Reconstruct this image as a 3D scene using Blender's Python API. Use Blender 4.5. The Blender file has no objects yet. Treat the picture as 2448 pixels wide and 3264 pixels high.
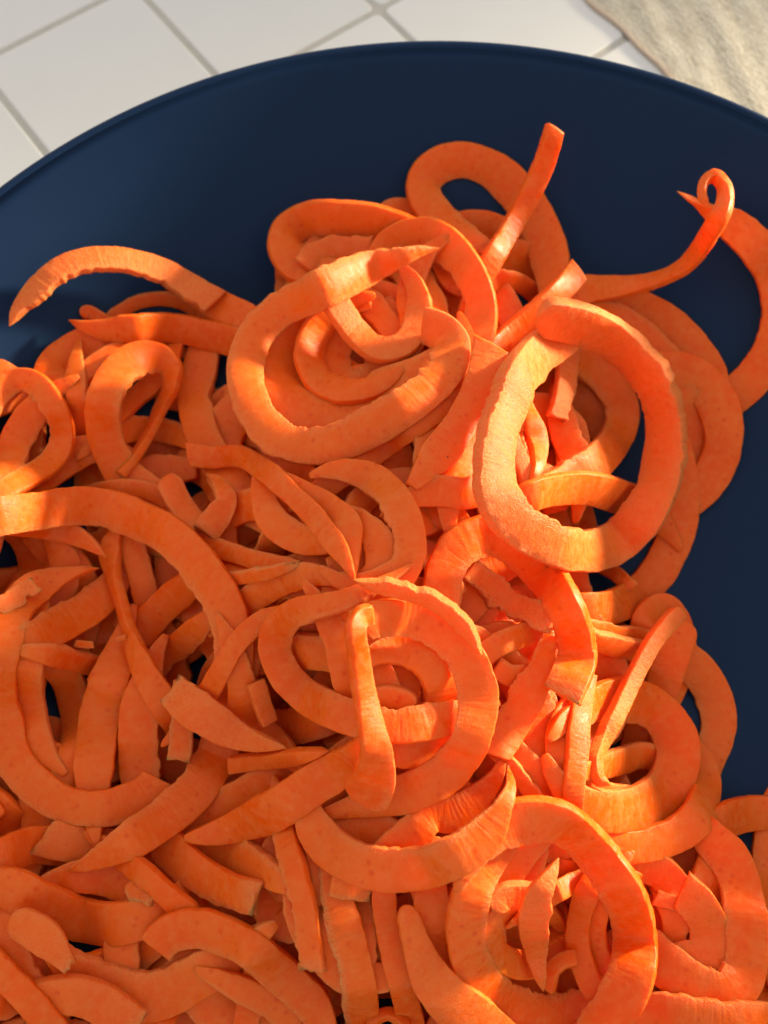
import bpy, math, random
import numpy as np
from mathutils import Vector

# ------------------------------------------------------------------ camera, world, light, exposure
C = bpy.context.scene.collection
S = bpy.context.scene
PITCH = 0.35892
CAM_Z = 0.27296
FPX = 2770.0            # focal length in photo pixels (photo 2448 x 3264)
cam_d = bpy.data.cameras.new('camera'); cam = bpy.data.objects.new('camera', cam_d); C.objects.link(cam)
cam_d.sensor_fit = 'VERTICAL'; cam_d.sensor_height = 4.89; cam_d.sensor_width = 3.67; cam_d.lens = 4.89*FPX/3264
cam_d.clip_start = 0.004; cam_d.clip_end = 20
cam.location = (0, 0, CAM_Z); cam.rotation_euler = (PITCH, 0, 0)
cam_d.dof.use_dof = True; cam_d.dof.focus_distance = 0.212; cam_d.dof.aperture_fstop = 1.9
S.camera = cam

world = bpy.data.worlds.new("World"); S.world = world; world.use_nodes = True
bg = world.node_tree.nodes['Background']; bg.inputs[0].default_value = (1.0, 0.965, 0.92, 1); bg.inputs[1].default_value = 0.70

def window_light(az, el, dist, aim, power, col, cone, blend, radius):
    l = bpy.data.lights.new('window_light', 'SPOT'); l.energy = power; l.color = col
    l.spot_size = cone; l.spot_blend = blend; l.shadow_soft_size = radius
    o = bpy.data.objects.new('window_light', l); C.objects.link(o)
    d = Vector((math.cos(el)*math.cos(az), math.cos(el)*math.sin(az), math.sin(el)))
    o.location = Vector(aim) + d*dist
    o.rotation_euler = (-d).to_track_quat('-Z', 'Y').to_euler()
window_light(math.radians(32), math.radians(8.0), 1.1, (0.060, 0.060, 0.06), 200.0, (1.0, 0.83, 0.58), math.radians(32), 1.0, 0.065)
S.view_settings.view_transform = 'Standard'; S.view_settings.look = 'None'
S.view_settings.exposure = 0.0; S.view_settings.gamma = 1.0

# ------------------------------------------------------------------ helpers
rng = np.random.default_rng(7)
random.seed(7)
RIGHT = np.array([1.0, 0, 0]); FW = np.array([0, math.sin(PITCH), -math.cos(PITCH)]); UP = np.cross(RIGHT, FW)
BACK = -FW

def ray_dirs(px):
    px = np.asarray(px, float)
    return ((px[..., 0:1]-1224)/FPX)*RIGHT - ((px[..., 1:2]-1632)/FPX)*UP + FW

def to_world(px, z):
    d = ray_dirs(px); t = (np.asarray(z)-CAM_Z)/d[..., 2]
    p = d*t[..., None]; p[..., 2] += CAM_Z
    return p

def to_photo(p):
    v = np.asarray(p, float)-np.array([0, 0, CAM_Z])
    dz = v@FW
    return np.stack([1224+FPX*(v@RIGHT)/dz, 1632-FPX*(v@UP)/dz], -1)

def mesh_from(name, verts, faces, mat, smooth=True):
    me = bpy.data.meshes.new(name); me.from_pydata([tuple(v) for v in verts], [], faces)
    me.materials.append(mat)
    if smooth: me.polygons.foreach_set('use_smooth', [True]*len(me.polygons))
    me.update(); return me

def link(name, me, parent=None, loc=(0, 0, 0), rotz=0):
    o = bpy.data.objects.new(name, me); C.objects.link(o); o.location = loc; o.rotation_euler = (0, 0, rotz)
    if parent: o.parent = parent
    return o

def tag(o, label=None, cat=None, group=None, kind=None):
    if label: o['label'] = label
    if cat: o['category'] = cat
    if group: o['group'] = group
    if kind: o['kind'] = kind
    return o

# ------------------------------------------------------------------ materials
def new_mat(name):
    m = bpy.data.materials.new(name); m.use_nodes = True
    nt = m.node_tree; return m, nt, nt.nodes['Principled BSDF']

def node(nt, t, **kw):
    n = nt.nodes.new(t)
    for k, v in kw.items():
        if k in n.inputs.keys(): n.inputs[k].default_value = v
        else: setattr(n, k, v)
    return n

def ramp(nt, src, stops):
    r = nt.nodes.new('ShaderNodeValToRGB'); nt.links.new(src, r.inputs[0])
    el = r.color_ramp.elements
    while len(el) < len(stops): el.new(0.5)
    for e, (p, c) in zip(el, stops):
        e.position = p; e.color = (c if isinstance(c, tuple) else (c, c, c)) + (1,)
    return r.outputs[0]

def mix(nt, fac, a, b, mode='MIX'):
    m = nt.nodes.new('ShaderNodeMix'); m.data_type = 'RGBA'; m.blend_type = mode
    for sock, v in ((m.inputs[0], fac), (m.inputs[6], a), (m.inputs[7], b)):
        if isinstance(v, (int, float)): sock.default_value = v
        elif isinstance(v, tuple): sock.default_value = v+(1,)
        else: nt.links.new(v, sock)
    return m.outputs[2]

def flesh_material():
    m, nt, p = new_mat('orange_flesh')
    tc = node(nt, 'ShaderNodeTexCoord'); obi = node(nt, 'ShaderNodeObjectInfo')
    off = node(nt, 'ShaderNodeVectorMath', operation='ADD'); nt.links.new(tc.outputs['Object'], off.inputs[0])
    sc = node(nt, 'ShaderNodeVectorMath', operation='SCALE'); nt.links.new(obi.outputs['Random'], sc.inputs['Scale'])
    sc.inputs[0].default_value = (3.1, 1.7, 2.3); nt.links.new(sc.outputs[0], off.inputs[1]); co = off.outputs[0]
    def noise(scale, detail=3, rough=0.55):
        n = node(nt, 'ShaderNodeTexNoise'); n.inputs['Scale'].default_value = scale; n.inputs['Detail'].default_value = detail
        n.inputs['Roughness'].default_value = rough; nt.links.new(co, n.inputs['Vector']); return n.outputs['Fac']
    big = noise(90, 3); mid = noise(420, 3); fine = noise(1900, 4, 0.65)
    tone = ramp(nt, obi.outputs['Random'], [(0, (0.90, 0.112, 0.004)), (0.5, (0.91, 0.130, 0.006)), (1, (0.92, 0.160, 0.014))])
    col = mix(nt, ramp(nt, big, [(0.36, 0.0), (0.64, 0.85)]), tone, (0.92, 0.172, 0.016))
    col = mix(nt, ramp(nt, mid, [(0.45, 0.0), (0.70, 0.6)]), col, (0.93, 0.225, 0.05))
    # small reddish starch spots
    v = node(nt, 'ShaderNodeTexVoronoi'); v.inputs['Scale'].default_value = 330; nt.links.new(co, v.inputs['Vector'])
    spot = ramp(nt, v.outputs['Distance'], [(0.05, 1.0), (0.30, 0.0)])
    vs = node(nt, 'ShaderNodeMath', operation='MULTIPLY'); nt.links.new(spot, vs.inputs[0])
    nt.links.new(ramp(nt, big, [(0.42, 0.12), (0.60, 0.85)]), vs.inputs[1])
    col = mix(nt, vs.outputs[0], col, (0.78, 0.075, 0.005))
    # torn rims are paler and drier
    at = node(nt, 'ShaderNodeAttribute', attribute_name='torn')
    tm = node(nt, 'ShaderNodeMath', operation='MULTIPLY'); nt.links.new(at.outputs['Fac'], tm.inputs[0])
    nt.links.new(ramp(nt, fine, [(0.3, 0.15), (0.7, 1.0)]), tm.inputs[1])
    col = mix(nt, tm.outputs[0], col, (0.92, 0.31, 0.095))
    col = mix(nt, ramp(nt, fine, [(0.3, 0.25), (0.62, 0.0)]), col, (0.86, 0.092, 0.004))
    nt.links.new(col, p.inputs['Base Color'])
    p.inputs['Roughness'].default_value = 0.42
    nt.links.new(ramp(nt, mid, [(0.32, 0.24), (0.62, 0.52)]), p.inputs['Roughness'])
    p.inputs['IOR'].default_value = 1.38; p.inputs['Specular IOR Level'].default_value = 0.3
    p.inputs['Subsurface Weight'].default_value = 0.75
    p.inputs['Subsurface Radius'].default_value = (1.0, 0.22, 0.05)
    p.inputs['Subsurface Scale'].default_value = 0.0026
    hm = node(nt, 'ShaderNodeMath', operation='MULTIPLY_ADD'); nt.links.new(mid, hm.inputs[0]); hm.inputs[1].default_value = 1.2
    nt.links.new(fine, hm.inputs[2])
    b = node(nt, 'ShaderNodeBump'); b.inputs['Distance'].default_value = 0.0005
    st_ = node(nt, 'ShaderNodeMath', operation='MULTIPLY_ADD'); nt.links.new(at.outputs['Fac'], st_.inputs[0]); st_.inputs[1].default_value = 0.75; st_.inputs[2].default_value = 0.26
    nt.links.new(st_.outputs[0], b.inputs['Strength'])
    nt.links.new(hm.outputs[0], b.inputs['Height']); nt.links.new(b.outputs[0], p.inputs['Normal'])
    return m
FLESH = flesh_material()

def soil_material():
    m, nt, p = new_mat('dark_soil'); n = node(nt, 'ShaderNodeTexNoise'); n.inputs['Scale'].default_value = 900
    nt.links.new(mix(nt, n.outputs['Fac'], (0.012, 0.009, 0.010), (0.05, 0.03, 0.03)), p.inputs['Base Color']); p.inputs['Roughness'].default_value = 0.8
    return m
SOIL = soil_material()

def plastic_material():
    m, nt, p = new_mat('navy_plastic')
    tc = node(nt, 'ShaderNodeTexCoord')
    n = node(nt, 'ShaderNodeTexNoise'); n.inputs['Scale'].default_value = 2600; n.inputs['Detail'].default_value = 2
    nt.links.new(tc.outputs['Object'], n.inputs['Vector'])
    n2 = node(nt, 'ShaderNodeTexNoise'); n2.inputs['Scale'].default_value = 25; n2.inputs['Detail'].default_value = 4
    nt.links.new(tc.outputs['Object'], n2.inputs['Vector'])
    nt.links.new(mix(nt, n2.outputs['Fac'], (0.0045, 0.0185, 0.058), (0.0060, 0.0225, 0.068)), p.inputs['Base Color'])
    nt.links.new(ramp(nt, n2.outputs['Fac'], [(0.3, 0.38), (0.7, 0.48)]), p.inputs['Roughness'])
    p.inputs['IOR'].default_value = 1.42; p.inputs['Specular IOR Level'].default_value = 0.24; p.inputs['Specular Tint'].default_value = (0.72, 0.86, 1.0, 1)
    b = node(nt, 'ShaderNodeBump'); b.inputs['Strength'].default_value = 0.12; b.inputs['Distance'].default_value = 0.0002
    nt.links.new(n.outputs['Fac'], b.inputs['Height']); nt.links.new(b.outputs[0], p.inputs['Normal'])
    return m
NAVY = plastic_material()

def tile_material():
    m, nt, p = new_mat('white_glaze')
    tc = node(nt, 'ShaderNodeTexCoord'); oi = node(nt, 'ShaderNodeObjectInfo')
    n = node(nt, 'ShaderNodeTexNoise'); n.inputs['Scale'].default_value = 40; n.inputs['Detail'].default_value = 5
    nt.links.new(tc.outputs['Object'], n.inputs['Vector'])
    a = mix(nt, oi.outputs['Random'], (0.83, 0.82, 0.795), (0.87, 0.86, 0.835))
    nt.links.new(mix(nt, ramp(nt, n.outputs['Fac'], [(0.35, 0.0), (0.8, 0.25)]), a, (0.76, 0.74, 0.70)), p.inputs['Base Color'])
    p.inputs['Roughness'].default_value = 0.32
    b = node(nt, 'ShaderNodeBump'); b.inputs['Strength'].default_value = 0.08; b.inputs['Distance'].default_value = 0.001
    nt.links.new(n.outputs['Fac'], b.inputs['Height']); nt.links.new(b.outputs[0], p.inputs['Normal'])
    return m
GLAZE = tile_material()

def grout_material():
    m, nt, p = new_mat('grey_grout')
    tc = node(nt, 'ShaderNodeTexCoord')
    n = node(nt, 'ShaderNodeTexNoise'); n.inputs['Scale'].default_value = 350; n.inputs['Detail'].default_value = 5
    nt.links.new(tc.outputs['Object'], n.inputs['Vector'])
    nt.links.new(mix(nt, n.outputs['Fac'], (0.52, 0.49, 0.43), (0.66, 0.63, 0.57)), p.inputs['Base Color'])
    p.inputs['Roughness'].default_value = 0.9
    return m
GROUT = grout_material()

def cloth_material():
    m, nt, p = new_mat('cream_weave')
    uv = node(nt, 'ShaderNodeUVMap')
    mp = node(nt, 'ShaderNodeMapping'); mp.inputs['Rotation'].default_value = (0, 0, 0.35); mp.inputs['Scale'].default_value = (1, 2.4, 1); nt.links.new(uv.outputs[0], mp.inputs['Vector'])
    def noise(scale, det, src):
        n = node(nt, 'ShaderNodeTexNoise'); n.inputs['Scale'].default_value = scale; n.inputs['Detail'].default_value = det; nt.links.new(src, n.inputs['Vector']); return n.outputs['Fac']
    broad = noise(70, 3, mp.outputs[0]); slub = noise(260, 4, mp.outputs[0]); thread = noise(900, 3, uv.outputs[0])
    c = mix(nt, ramp(nt, broad, [(0.35, 0.0), (0.65, 1.0)]), (0.44, 0.385, 0.30), (0.62, 0.575, 0.475))
    c = mix(nt, ramp(nt, slub, [(0.35, 0.0), (0.68, 0.75)]), c, (0.70, 0.66, 0.56))
    c = mix(nt, ramp(nt, thread, [(0.3, 0.6), (0.55, 0.0)]), c, (0.36, 0.31, 0.24))
    sep = node(nt, 'ShaderNodeSeparateXYZ'); nt.links.new(uv.outputs[0], sep.inputs[0])
    c = mix(nt, ramp(nt, sep.outputs['Y'], [(0.0022, 0.8), (0.0038, 0.0)]), c, (0.66, 0.49, 0.37))
    nt.links.new(c, p.inputs['Base Color']); p.inputs['Roughness'].default_value = 0.95; p.inputs['Specular IOR Level'].default_value = 0.1
    a = node(nt, 'ShaderNodeMath', operation='MULTIPLY_ADD'); nt.links.new(slub, a.inputs[0]); a.inputs[1].default_value = 1.5; nt.links.new(thread, a.inputs[2])
    b = node(nt, 'ShaderNodeBump'); b.inputs['Strength'].default_value = 0.35; b.inputs['Distance'].default_value = 0.0006
    nt.links.new(a.outputs[0], b.inputs['Height']); nt.links.new(b.outputs[0], p.inputs['Normal'])
    return m
WEAVE = cloth_material()

# ------------------------------------------------------------------ the counter and its tiles
TS = 0.0762; TH = 0.64763; OU, OV = 0.031012*1.5, 0.22859*1.5
e1 = np.array([math.cos(TH), math.sin(TH)]); e2 = np.array([-e1[1], e1[0]])
gv = [(-0.6, -0.6, -0.0006), (0.6, -0.6, -0.0006), (0.6, 0.75, -0.0006), (-0.6, 0.75, -0.0006)]
counter = link('countertop', mesh_from('countertop', gv, [(0, 1, 2, 3)], GROUT, False)); tag(counter, kind='structure')
def tile_mesh():
    g = 0.0015; a = TS/2-g; v = []; f = []
    rings = [(a, -0.006), (a, -0.0005), (a-0.0003, -0.00015), (a-0.0008, 0.0)]
    for s, z in rings:
        r = 0.0022
        for cx, cy, a0 in ((1, 1, 0), (-1, 1, 90), (-1, -1, 180), (1, -1, 270)):
            for k in range(3):
                t = math.radians(a0+k*45); v.append((cx*(s-r)+r*math.cos(t), cy*(s-r)+r*math.sin(t), z))
    n = 12
    for i in range(len(rings)-1):
        for k in range(n): f.append((i*n+k, i*n+(k+1) % n, (i+1)*n+(k+1) % n, (i+1)*n+k))
    f.append(tuple((len(rings)-1)*n+k for k in range(n)))
    return mesh_from('tile', v, f, GLAZE, False)
tm_ = tile_mesh()
for i in range(-4, 5):
    for j in range(-6, 3):
        c2 = e1*(OU+(i+0.5)*TS)+e2*(OV+(j+0.5)*TS)
        if -0.30 < c2[0] < 0.36 and -0.16 < c2[1] < 0.42:
            o = link('tile', tm_, counter, (c2[0], c2[1], random.uniform(-0.0001, 0.0001)), TH)

# ------------------------------------------------------------------ the bowl
BC = np.array([0.01756, 0.06422]); BR = 0.18185; BH = 0.060
def bowl_z(r):
    r = np.asarray(r, float)
    return 0.006 + (BH-0.006)*np.clip((r-0.075)/(BR-0.0034-0.075), 0, 1.2)**2.2
def lathe(name, prof, mat, n=160):
    v = []; f = []
    for r, z in prof:
        for k in range(n):
            a = 2*math.pi*k/n; v.append((r*math.cos(a), r*math.sin(a), z))
    for i in range(len(prof)-1):
        for k in range(n): f.append((i*n+k, i*n+(k+1) % n, (i+1)*n+(k+1) % n, (i+1)*n+k))
    return mesh_from(name, v, f, mat)
bowl = bpy.data.objects.new('mixing_bowl', None); C.objects.link(bowl); bowl.location = (BC[0], BC[1], 0.0005)
tag(bowl, 'large round navy blue plastic bowl holding the heap of orange ribbons', 'bowl')
rr = [0.0001, 0.02, 0.04, 0.06] + list(np.linspace(0.075, BR-0.0038, 44))
inner = [(r, float(bowl_z(r))) for r in rr]
outer = [(r+0.0028, z-0.0022) for r, z in reversed(inner) if r > 0.07 and z < BH-0.006]
outer += [(0.080, 0.0042), (0.080, 0.0), (0.072, 0.0), (0.071, 0.003), (0.0001, 0.003)]
link('bowl_wall', lathe('bowl_wall', inner+outer, NAVY), bowl)
lip = []
for k in range(21):
    a = 2*math.pi*k/20
    lip.append((BR-0.0021+0.0021*math.cos(a), BH-0.0022+0.0022*math.sin(a)))
link('rim', lathe('rim', lip, NAVY, 220), bowl)

# ------------------------------------------------------------------ the cloth beside the bowl
def towel():
    p0 = to_world(np.array([[1842.0, -60.0]]), np.array([0.004]))[0]; p1 = to_world(np.array([[2232.0, 330.0]]), np.array([0.004]))[0]
    u = (p1-p0)[:2]; u /= np.linalg.norm(u); w = np.array([-u[1], u[0]])
    if w[0] < 0: w = -w
    org = p0[:2]-u*0.10
    NU, NV = 150, 90; L, Wd = 0.34, 0.20
    v = []; uvs = []
    prof = []
    for j in range(NV+1):
        t = j/NV; prof.append(t)
    for i in range(NU+1):
        for j in range(-14, NV+1):
            s = i/NU*L
            if j < 0:      # rounded edge, from the underside up
                a = math.pi*(-j)/14; z = 0.0009+0.0007*math.cos(a); q = 0.0008*(1-math.sin(a))
            else:
                q = 0.0008+j/NV*Wd; z = 0.0016
            wob = 0.0009*math.sin(s*90+1.3)+0.0006*math.sin(s*210)
            zz = z+(0.00025*math.sin(q*230+s*40)+0.0002*math.sin(s*300-q*90)+0.0002*math.sin(q*410+s*160))*min(1, max(0, q-0.002)/0.01)
            P = org+u*s+w*(q+wob*(1 if q < 0.02 else 0.3))
            v.append((P[0], P[1], zz)); uvs.append((s, q if j >= 0 else q-(-j)*0.0004))
    n = NV+15; f = [(i*n+j, (i+1)*n+j, (i+1)*n+j+1, i*n+j+1) for i in range(NU) for j in range(n-1)]
    me = mesh_from('linen_towel', v, f, WEAVE)
    uvl = me.uv_layers.new(name='UVMap'); li = np.zeros(len(me.loops), int); me.loops.foreach_get('vertex_index', li)
    uvl.data.foreach_set('uv', np.array(uvs)[li].ravel().astype(np.float32))
    o = link('linen_towel', me); tag(o, 'cream woven towel lying on the white tiles beside the bowl', 'towel')
towel()

# ------------------------------------------------------------------ ribbons: how one is laid on the heap
G = 4.0; GX0, GY0, GW, GH_ = -600, -300, 920, 1060
ii, jj = np.meshgrid(np.arange(GW), np.arange(GH_))
gpx = np.stack([GX0+ii*G, GY0+jj*G], -1).astype(float)
H = np.full((GH_, GW), -1.0)
for z in np.linspace(BH-0.001, 0.0055, 180):     # where each line of sight meets the empty bowl
    w = to_world(gpx, np.full((GH_, GW), z)); r = np.hypot(w[..., 0]-BC[0], w[..., 1]-BC[1])
    hit = (H < 0) & ((bowl_z(r) >= z) | (r > BR))
    H[hit] = z
H[H < 0] = 0.0065

def look(px):
    x = np.clip(((px[..., 0]-GX0)/G).astype(int), 0, GW-1); y = np.clip(((px[..., 1]-GY0)/G).astype(int), 0, GH_-1)
    return y, x

def catmull(P, step):
    P = np.asarray(P, float); n = len(P)
    if n == 2: P = np.stack([P[0], (P[0]+P[1])/2, P[1]]); n = 3
    E = np.vstack([2*P[0]-P[1], P, 2*P[-1]-P[-2]]); out = []
    for i in range(n-1):
        p0, p1, p2, p3 = E[i:i+4]
        d = lambda a, b: max(np.hypot(*(a[:2]-b[:2]))**0.5, 1e-3)
        t0 = 0; t1 = t0+d(p0, p1); t2 = t1+d(p1, p2); t3 = t2+d(p2, p3)
        m = max(4, int(np.hypot(*(p2-p1)[:2])/2))
        t = np.linspace(t1, t2, m, endpoint=False)[:, None]
        A1 = (t1-t)/(t1-t0)*p0+(t-t0)/(t1-t0)*p1; A2 = (t2-t)/(t2-t1)*p1+(t-t1)/(t2-t1)*p2; A3 = (t3-t)/(t3-t2)*p2+(t-t2)/(t3-t2)*p3
        B1 = (t2-t)/(t2-t0)*A1+(t-t0)/(t2-t0)*A2; B2 = (t3-t)/(t3-t1)*A2+(t-t1)/(t3-t1)*A3
        out.append((t2-t)/(t2-t1)*B1+(t-t1)/(t2-t1)*B2)
    out = np.vstack(out+[P[-1:]])
    s = np.concatenate([[0], np.cumsum(np.hypot(*np.diff(out[:, :2], axis=0).T))])
    q = np.linspace(0, s[-1], max(8, int(s[-1]/step)))
    return np.stack([np.interp(q, s, out[:, k]) for k in range(out.shape[1])], 1), q

def gsm(a, sig):
    if sig < 0.5: return a
    r = int(3*sig)+1; k = np.exp(-0.5*(np.arange(-r, r+1)/sig)**2); k /= k.sum()
    return np.convolve(np.concatenate([np.full(r, a[0]), a, np.full(r, a[-1])]), k, 'valid')

def rough_noise(n, period, seed):
    g = np.random.default_rng(seed); m = int(n/period)+4
    return gsm(np.interp(np.arange(n)/period, np.arange(m), g.uniform(-1, 1, m)), 0.6)

PROF = [(-1, -.8), (-.97, -.97), (-.88, -1), (-.5, -1), (0, -1), (.5, -1), (.88, -1), (.97, -.97), (1, -.8), (1, 0), (1, .8), (.97, .97), (.88, 1), (.5, 1), (0, 1), (-.5, 1), (-.88, 1), (-.97, .97), (-1, .8), (-1, 0)]
PU = np.array([p[0] for p in PROF]); PV = np.array([p[1] for p in PROF]); NP_ = len(PROF)
count = [0]

def ribbon(label, pts, w, tilt=0.0, th=2.5, ends='--', rag='L', ragk=1.0, group='orange ribbons heaped in the bowl', name='vegetable_ribbon',
           cat='vegetable ribbon', sag=0.7, stiff=30.0, cup=0.08, buckle=0.0, pale=0.0, ext=150.0):
    """pts: (x, y[, tilt deg[, lift mm[, width factor]]]) in photo pixels; the line is lifted until it lies on what is under it."""
    count[0] += 1; seed = 1000+count[0]
    full = [(p[0], p[1], p[2] if len(p) > 2 and p[2] is not None else tilt, p[3] if len(p) > 3 else 0.0, p[4] if len(p) > 4 else 1.0) for p in pts]
    def run_on(a, b, c):                # carry the curve on past its last traced point
        a, b, c = (np.array(v[:2], float) for v in (a, b, c)); v1, v2 = b-c, a-b
        turn = math.atan2(v1[0]*v2[1]-v1[1]*v2[0], float(v1@v2))/max(np.hypot(*v2), 1)*0.8
        turn = max(-0.011, min(0.011, turn)); h = math.atan2(v2[1], v2[0]); p = a.copy(); out = []
        for _ in range(2):
            h += turn*ext/2; p = p+ext/2*np.array([math.cos(h), math.sin(h)]); out.append(p.copy())
        return out
    if ends[1] == '-' and ext:
        q3 = full[-3] if len(full) > 2 else full[-2]
        full = full+[(p[0], p[1], full[-1][2]*0.6, full[-1][3]*f-1.0, full[-1][4]) for p, f in zip(run_on(full[-1], full[-2], q3), (.5, 0))]
    if ends[0] == '-' and ext:
        q3 = full[2] if len(full) > 2 else full[1]
        full = [(p[0], p[1], full[0][2]*0.6, full[0][3]*f-1.0, full[0][4]) for p, f in reversed(list(zip(run_on(full[0], full[1], q3), (.5, 0))))]+full
    Q, s = catmull(full, 4.5); n = len(Q)
    px = Q[:, :2]; tl = np.radians(gsm(Q[:, 2], 6)); lift = gsm(Q[:, 3], 6)*1e-3; ww = w*Q[:, 4]
    wide = ww*(1+0.07*rough_noise(n, 60, seed)+0.05*rough_noise(n, 22, seed+13))
    wide = wide*1.11
    tan = np.gradient(px, axis=0); tan /= np.linalg.norm(tan, axis=1)[:, None]+1e-9
    nl = np.stack([tan[:, 1], -tan[:, 0]], 1)                   # left of the motion, in the photo
    t_m = th*1e-3
    offs = np.linspace(-1, 1, 13)
    zc = np.full(n, 0.05)
    ct, st = np.cos(tl), np.sin(tl)
    foot = px[:, None, :]+nl[:, None, :]*(offs[None, :, None]*(np.maximum(np.abs(wide*ct), 26)/2)[:, None, None])
    y, x = look(foot); Hh = H[y, x]
    depth = np.abs((CAM_Z-0.06)/ray_dirs(px)[:, 2])*np.linalg.norm(ray_dirs(px)*0+FW, axis=1)
    wm0 = wide*depth/FPX
    req = (Hh-offs[None, :]*(st*wm0/2)[:, None]).max(1)+t_m/2-sag*1e-3
    q = req.copy()
    k = 4
    mx = np.array([req[max(0, i-k):i+k+1].max() for i in range(n)])
    z = gsm(mx, stiff/4.5)
    for _ in range(8):
        z = gsm(np.maximum(z, req), stiff/4.5*0.6)
    z = np.maximum(z, req-0.0008); z = gsm(z, 4)+lift
    P = to_world(px, z)
    depth = (P-np.array([0, 0, CAM_Z]))@FW
    wm = wide*depth/FPX
    # frame
    T = np.gradient(P, axis=0); T /= np.linalg.norm(T, axis=1)[:, None]
    tocam = np.array([0, 0, CAM_Z])-P; tocam /= np.linalg.norm(tocam, axis=1)[:, None]
    N0 = 0.55*BACK+0.45*tocam
    N0 = N0-(N0*T).sum(1)[:, None]*T; N0 /= np.linalg.norm(N0, axis=1)[:, None]
    B0 = np.cross(N0, T)
    B = B0*ct[:, None]+N0*st[:, None]; N = N0*ct[:, None]-B0*st[:, None]
    # ends
    sm = s/FPX*depth.mean()
    fw = np.ones(n); L = sm[-1]
    for e, d in ((ends[0], sm), (ends[1], L-sm)):
        wmax = wm.mean()
        if e == 'p': fw *= np.clip(d/(1.9*wmax), 0.02, 1)**0.75
        elif e == 'b': fw *= np.sqrt(np.clip(1-(1-np.clip(d/(0.45*wmax), 0, 1))**2, 0.004, 1))
        elif e == 't': fw *= 0.5+0.5*np.clip(d/(1.2*wmax), 0, 1)**0.6
        elif e == '-': fw *= 0.14+0.86*np.clip(d/(2.0*wmax), 0, 1)**0.75
    half = wm/2*fw
    # edges: raggedness along each side
    eL = 1+0*s; eR = 1+0*s; tornL = np.zeros(n); tornR = np.zeros(n)
    fine = lambda sd: (0.45*rough_noise(n, 5.5, sd)+0.35*rough_noise(n, 2.2, sd+1)+0.55*np.minimum(0, rough_noise(n, 13, sd+2)*1.8+0.5))*0.00070
    small = lambda sd: (rough_noise(n, 16, sd)*0.5+rough_noise(n, 5, sd+1)*0.3+rough_noise(n, 2, sd+2)*0.2)*0.00036
    amp = lambda sd: 0.3+1.3*np.clip(rough_noise(n, 40, sd)+0.25, 0, 1)
    dL = (amp(seed+41)*fine(seed*3)*ragk if rag in 'LB' else small(seed*3)); dR = (amp(seed+43)*fine(seed*5)*ragk if rag in 'RB' else small(seed*5))
    if rag in 'LB': tornL[:] = 0.8*ragk
    if rag in 'RB': tornR[:] = 0.8*ragk
    thv = t_m/2*(1+0.12*rough_noise(n, 30, seed+9))
    bend = cup*half
    side = np.where(PU > 0, 1, -1)
    U = PU[None, :]*half[:, None]+np.where(PU[None, :] > 0, (dL*np.minimum(1, fw*1.2))[:, None], -(dR*np.minimum(1, fw*1.2))[:, None])*np.clip((np.abs(PU)-0.5)/0.5, 0, 1)[None, :]
    # keep the corner rounding a fixed real size
    for lv, dd in ((0.97, 0.00010), (0.88, 0.00035)):
        mk = np.isclose(np.abs(PU), lv); cr = np.clip(dd/np.maximum(half, 0.0004), 0, 0.5)
        U[:, mk] = np.sign(PU[mk])[None, :]*(half*(1-cr))[:, None]+np.where(PU[mk][None, :] > 0, dL[:, None], -dR[:, None])*(np.minimum(1, fw*1.2)*(1-dd*600))[:, None]
    jit = np.random.default_rng(seed+77).normal(0, 1, (n, NP_))
    V = PV[None, :]*thv[:, None]+bend[:, None]*(PU[None, :]**2-0.35)*-1
    V += 0.00005*jit*ragk
    if buckle: V += buckle*1e-3*(rough_noise(n, 14, seed+5)[:, None]*PU[None, :]+0.7*rough_noise(n, 9, seed+6)[:, None]*(1-PU[None, :]**2))
    V *= np.where(fw < 0.35, np.maximum(fw/0.35, 0.12), 1)[:, None]
    # crooked cut at the ends
    sk = np.zeros((n, NP_))
    g = np.random.default_rng(seed+3)
    for e, d, sg in ((ends[0], sm, 1), (ends[1], L-sm, -1)):
        if e in 'cr':
            a = g.uniform(-0.5, 0.5); k2 = np.clip(1-d/0.003, 0, 1)
            tooth = g.uniform(-1, 1, NP_)*(0.0007 if e == 'r' else 0.00015)
            sk += sg*k2[:, None]*(a*U*0.7+tooth[None, :])
    X = P[:, None, :]+B[:, None, :]*U[..., None]+N[:, None, :]*V[..., None]+T[:, None, :]*sk[..., None]
    org = P.mean(0)
    v = (X-org).reshape(-1, 3)
    v = np.vstack([v, X[0].mean(0)-org, X[-1].mean(0)-org])
    idx = np.arange(n*NP_).reshape(n, NP_)
    a = idx[:-1]; b = np.roll(idx, -1, 1)[:-1]; c = np.roll(idx, -1, 1)[1:]; d = idx[1:]
    quads = np.stack([a, b, c, d], -1).reshape(-1, 4)
    c0, c1 = n*NP_, n*NP_+1
    tris = [(idx[0, (j+1) % NP_], idx[0, j], c0) for j in range(NP_)]+[(idx[-1, j], idx[-1, (j+1) % NP_], c1) for j in range(NP_)]
    me = bpy.data.meshes.new(name)
    nv = len(v); nq, nt_ = len(quads), len(tris)
    me.vertices.add(nv); me.vertices.foreach_set('co', v.astype(np.float32).ravel())
    me.loops.add(nq*4+nt_*3); me.loops.foreach_set('vertex_index', np.concatenate([quads.ravel(), np.array(tris).ravel()]).astype(np.int32))
    me.polygons.add(nq+nt_)
    me.polygons.foreach_set('loop_start', np.concatenate([np.arange(nq)*4, nq*4+np.arange(nt_)*3]).astype(np.int32))
    me.materials.append(FLESH)
    torn = np.where(PU[None, :] > 0, tornL[:, None], tornR[:, None])*np.clip((np.abs(PU)[None, :]-0.55)/0.4, 0, 1)
    torn = np.maximum(torn, pale)
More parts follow.
